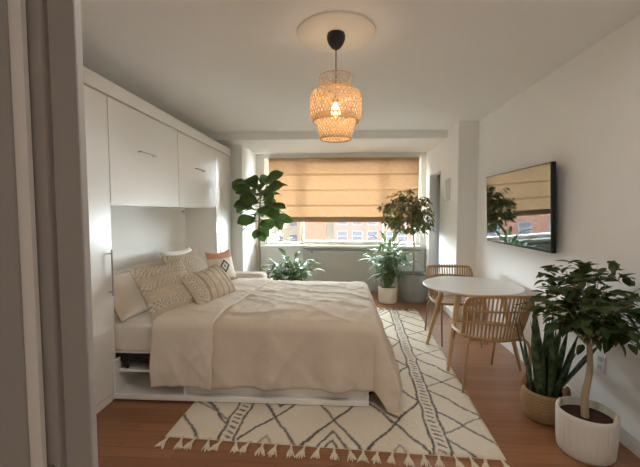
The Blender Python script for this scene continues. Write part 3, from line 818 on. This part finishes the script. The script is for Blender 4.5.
def tree(name, label, cx, cy, potf, trunk, tr, cc, rad, ncl, lpc, leafL, leafW, mat, bark, lim, prof=ovate, twigs=9, droop=.5, down=0., shell=.35):
    t = thing(name, label, 'plant', (cx, cy, 0), 'potted plants'); potf(t)
    MB().tube(trunk, tr, 10).build('trunk', bark, t)
    m = MB(); st = MB(); top = V(trunk[-1]); cc = V(cc); rad = V(rad)
    for i in range(ncl):
        for _ in range(30):
            q = V((R.uniform(-1, 1), R.uniform(-1, 1), R.uniform(-1, 1)))
            if shell < q.length < 1: break
        p = cc + V((q.x * rad.x, q.y * rad.y, q.z * rad.z))
        if lim(p): continue
        base = top + (p - top) * .12
        mid = base.lerp(p, .55) + V((0, 0, .06 * rad.z / .3))
        if i < ncl * .55 and not lim(mid): st.tube([top - V((0, 0, .04)), base.lerp(mid, .5), mid, p], [.006, .0045, .0035, .0015], 5)
        out = (p - mid).normalized()
        for j in range(lpc):
            b = R.uniform(0, 2 * PI); e = R.uniform(-.5, .5) - down
            d = (V((math.cos(b) * math.cos(e), math.sin(b) * math.cos(e), math.sin(e))) + out * .7).normalized()
            s = p - out * R.uniform(0, .10) + V((R.uniform(-1, 1), R.uniform(-1, 1), R.uniform(-1, 1))) * leafL * .45
            L = leafL * R.uniform(.65, 1.1)
            if lim(s + d * L) or lim(s): continue
            m.leaf(s, d, V((R.uniform(-.4, .4), R.uniform(-.4, .4), 1)), L, leafW * L / leafL, R.uniform(.2, 1.) * droop, .15, 4, prof, R.uniform(-.5, .5))
    m.build('foliage', mat, t); st.build('branches', bark, t)
    return t
# grey planter with the small-leaved tree
GX, GY = 1.13, 5.66
def p3(t): pot(t, 'planter', [(0, 0), (.185, 0), (.205, .012), (.235, .20), (.247, .40), (.25, .42), (.243, .428), (.228, .42), (.222, .36), (0, .35)], (GX, GY, 0), 'greypot', .222, .375, 56)
tree('indoor_tree', 'small-leaved olive-green tree in the large grey planter', GX, GY, p3,
     [(GX, GY, .37), (GX + .008, GY, .8), (GX - .004, GY, 1.12), (GX + .01, GY, 1.30)], [.016, .013, .012, .010],
     (1.02, 5.52, 1.37), (.44, .40, .37), 150, 8, .085, .036, 'olive', 'bark', lambda p: p.x > 1.43 or p.y > 6.16 or p.z < 1.02, prof=lance, down=.45, droop=.8, shell=.2)
# ficus in the white ribbed pot
WXc, WYc = 1.41, 2.085
def ribw(q, z): return 1 + (.011 * math.cos(q * 34) if .02 < z < .22 else 0)
def p4(t):
    pot(t, 'pot', [(0, 0), (.124, 0), (.134, .010), (.140, .022), (.146, .11), (.149, .212), (.150, .225), (.150, .246), (.147, .252), (.140, .25), (.137, .20), (0, .19)], (WXc, WYc, 0), 'whitepot', .137, .205, 176, ribw)
    for a in (-.75, 2.45):
        c, s = math.cos(a), math.sin(a); pts = []
        for k in range(9):
            b = PI * k / 8; off = .05 * math.cos(b)
            pts.append((WXc + .132 * c - s * off, WYc + .132 * s + c * off, .222 + .042 * math.sin(b)))
        MB().tube(pts, .008, 8).build('rope_handle', 'rope', t)
tp = []; tr = []
for k in range(14):
    f = k / 13; a = f * 9
    tp.append((WXc - .02 + .006 * math.cos(a) + .02 * f, WYc - .01 + .006 * math.sin(a), .205 + .45 * f)); tr.append(.021 - .008 * f)
tree('ficus', 'dark glossy-leaved ficus with twisted trunk in the ribbed white pot', WXc, WYc, p4, tp, tr,
     (1.43, 2.08, .86), (.345, .34, .24), 84, 7, .098, .05, 'dark', 'barkl', lambda p: p.x > 1.675 or p.z < .60 or (p.z < .70 and p.x < 1.30), down=.15, droop=.9, shell=.15)
# snake plant in the basket
BXc, BYc = 1.37, 2.43
sn = thing('snake_plant', 'snake plant with upright pointed leaves in the woven basket', 'plant', (BXc, BYc, 0), 'potted plants')
def bw(q, z): return 1 + .006 * math.sin(q * 40 + z * 300)
bprof = [(0, 0), (.098, 0), (.112, .01)]
for k in range(1, 21):
    z = .01 + .180 * k / 20; r = .112 + .028 * math.sin(PI * (k / 20) ** .8 * .72); bprof.append((r + .0035 * (k % 2), z))
bprof += [(.125, .201), (.115, .197), (.113, .145), (0, .14)]
pot(sn, 'basket', bprof, (BXc, BYc, 0), 'basket', .113, .155, 80, bw)
for a in (-.9, 2.3):
    c, s = math.cos(a), math.sin(a); pts = []
    for k in range(11):
        b = PI * k / 10; off = .042 * math.cos(b)
        pts.append((BXc + .127 * c - s * off, BYc + .127 * s + c * off, .182 + .072 * math.sin(b)))
    MB().tube(pts, .010, 8).build('handle', 'basket', sn)
m = MB()
sword = lambda t: max(.03, (.55 + .75 * math.sin(PI * min(1, t * .9 + .05))) * (1 - max(0, t - .6) ** 1.6 / .4 ** 1.6) )
for k in range(18):
    a = k * 2.399; rr = .085 * math.sqrt((k + .5) / 18); p = V((BXc + rr * math.cos(a), BYc + rr * math.sin(a), .148))
    lean = .08 + .40 * (rr / .085) * R.uniform(.4, 1.1)
    d = V((math.cos(a) * lean, math.sin(a) * lean, 1)).normalized(); L = R.uniform(.42, .66) * (1.08 - .25 * rr / .085)
    if (p + d * L).x > 1.66: d.x *= .3
    m.leaf(p, d, V((math.cos(a + 1.2 * R.uniform(-1, 1)), math.sin(a), .2)) * -1, L, .035 * R.uniform(.8, 1.15), R.uniform(-.25, .05), .16, 9, sword, R.uniform(-.8, .8))
for a, le, L in ((3.6, .12, .70), (-.4, .55, .50), (-.9, .5, .52), (3.9, .42, .52), (5.0, .4, .46)):
    p = V((BXc + .05 * math.cos(a), BYc + .05 * math.sin(a), .148)); d = V((math.cos(a) * le, math.sin(a) * le, 1))
    m.leaf(p, d, (-math.cos(a), -math.sin(a), .3), L, .038, .05, .16, 9, sword, .5)
m.build('leaves', 'snake', sn, solid=.003)

# ------------------------------------------------------------------ outside the window
YO = 52.
def facade(name, label, x0, x1, z0, z1, mat, wins, y=YO, d=8.):
    t = thing(name, label, 'building', ((x0 + x1) / 2, y, z0))
    bx('wall', x0, x1, y, y + d, z0, z1, mat, t, bevel=0)
    for (a, b, c, e) in wins:
        f = MB(); f.box(a, b, y - .06, y + .05, c, c + .09).box(a, b, y - .06, y + .05, e - .09, e).box(a, a + .09, y - .06, y + .05, c + .09, e - .09).box(b - .09, b, y - .06, y + .05, c + .09, e - .09).box(a, b, y - .065, y + .045, (c + e) / 2 - .05, (c + e) / 2 + .05)
        wf = f.build('window_frame', 'fframe', t, smooth=False)
        bx('pane', a + .09, b - .09, y - .02, y + .01, c + .09, e - .09, 'fwin', wf, bevel=0)
bx0 = bx
facade('brick_building', 'orange brick building seen through the window middle', -6.2, -2.15, -25, 2.6, 'brick', [(-5.3, -4.1, -6.6, -4.9)], d=7)
facade('stone_building', 'narrow pale stone building between the two brick ones', -2.15, -1.05, -25, 3.0, 'stone', [], y=YO + .6, d=7)
wl = []
for i in range(5):
    for j in range(5):
        wl.append((-.55 + i * 2.15, .95 + i * 2.15, -9.9 + j * 2.35, -8.35 + j * 2.35))
facade('apartment_building', 'pinkish brick apartment block with rows of windows', -1.05, 15., -25, 2.4, 'brick2', wl)
facade('corner_building', 'orange brick building at the far left outside the window', -48., -13.5, -25, 2.6, 'brick', [(-40 + i * 4.2, -38.2 + i * 4.2, -6.8 + j * 3.1, -4.9 + j * 3.1) for i in range(6) for j in range(2)], d=7)
facade('office_building', 'pale office block seen through the left pane', -13.5, -6.2, -25, 2.2, 'stone', [(-13. + i * 2.3, -11.6 + i * 2.3, -7. + j * 3., -5.2 + j * 3.) for i in range(3) for j in range(3)], y=YO + 6, d=7)
tt = thing('street_tree', 'pale green street tree outside the left window pane', 'tree', (-8.6, 38, -25))
MB().tube([(-8.6, 38, -25), (-8.5, 38, -14), (-8.6, 38, -4)], [.35, .28, .12], 10).build('trunk', 'bark', tt)
m = MB()
for k in range(900):
    q = V((R.gauss(0, .45), R.gauss(0, .45), R.gauss(0, .45)))
    p = V((-8.6 + q.x * 2.2, 38 + q.y * 2.2, -3.4 + q.z * 4.2))
    m.leaf(p, (R.uniform(-1, 1), R.uniform(-1, 1), R.uniform(-.6, .6)), (R.uniform(-.5, .5), R.uniform(-.5, .5), 1), .5, .3, .4, .1, 3, lance)
m.build('foliage', 'tree', tt)
w = MB(); y0, y1 = YB + .2, YB + .45
w.box(-300, WX0, y0, y1, -25, 200).box(WX1, 300, y0, y1, -25, 200).box(WX0, WX1, y0, y1, -25, WZ0 - .04).box(WX0, WX1, y0, y1, WZ1 + .02, 200)
struct(w.build('wall_sky_block', plain('sky_block_dark', (.07, .05, .045), .9, var=.1), smooth=False))  # unseen oversized dark wall, added to keep sky light off the facades opposite
struct(bx('ground_street', -80, 80, 8., 120, -25.2, -25, 'tar', bevel=0))

# ------------------------------------------------------------------ light
W = bpy.data.worlds.new('sky'); S.world = W; W.use_nodes = True
bg = W.node_tree.nodes['Background']; bg.inputs[0].default_value = (.84, .93, 1.0, 1); bg.inputs[1].default_value = 16
def light(name, kind, loc, rot, energy, col, **kw):
    d = bpy.data.lights.new(name, kind); d.energy = energy; d.color = col
    for k, v in kw.items(): setattr(d, k, v)
    o = bpy.data.objects.new(name, d); COL.objects.link(o); o.location = loc; o.rotation_euler = rot; return o
po = light('window_portal', 'AREA', (0, YB + .5, 1.55), (-PI / 2, 0, 0), 1, (1, 1, 1), shape='RECTANGLE', size=2.8, size_y=1.6)
po.data.cycles.is_portal = True
light('pendant_bulb_light', 'POINT', (LX, LY, 2.02), (0, 0, 0), 4.2, (1., .86, .68), shadow_soft_size=.03)
light('added_hall_fill', 'AREA', (.2, -.9, 2.45), (0, 0, 0), .9, (1., .86, .72), shape='DISK', size=.5)  # added fill lamp behind the camera, lifts the jamb
light('added_room_fill', 'AREA', (.3, 1.1, 2.47), (0, 0, 0), 2.5, (1., .95, .88), shape='DISK', size=.6)  # made-up fill lamp out of view, brightens the near part of the room

# ------------------------------------------------------------------ camera
cd = bpy.data.cameras.new('camera'); cam = bpy.data.objects.new('camera', cd); COL.objects.link(cam)
cd.sensor_fit = 'HORIZONTAL'; cd.sensor_width = 36.; cd.lens = 36. * 360 / 640; cd.clip_start = .05; cd.clip_end = 300
cam.location = (0, 0, 1.38); cam.rotation_euler = (math.radians(90 - 3.412), 0, math.radians(3.338))
S.camera = cam
S.view_settings.view_transform = 'Standard'; S.view_settings.look = 'None'; S.view_settings.gamma = 1; S.view_settings.use_curve_mapping = False
S.view_settings.exposure = 2.5
S.cycles.use_denoising = True
S.cycles.max_bounces = 12; S.cycles.diffuse_bounces = 8; S.cycles.transparent_max_bounces = 12; S.cycles.sample_clamp_indirect = 8
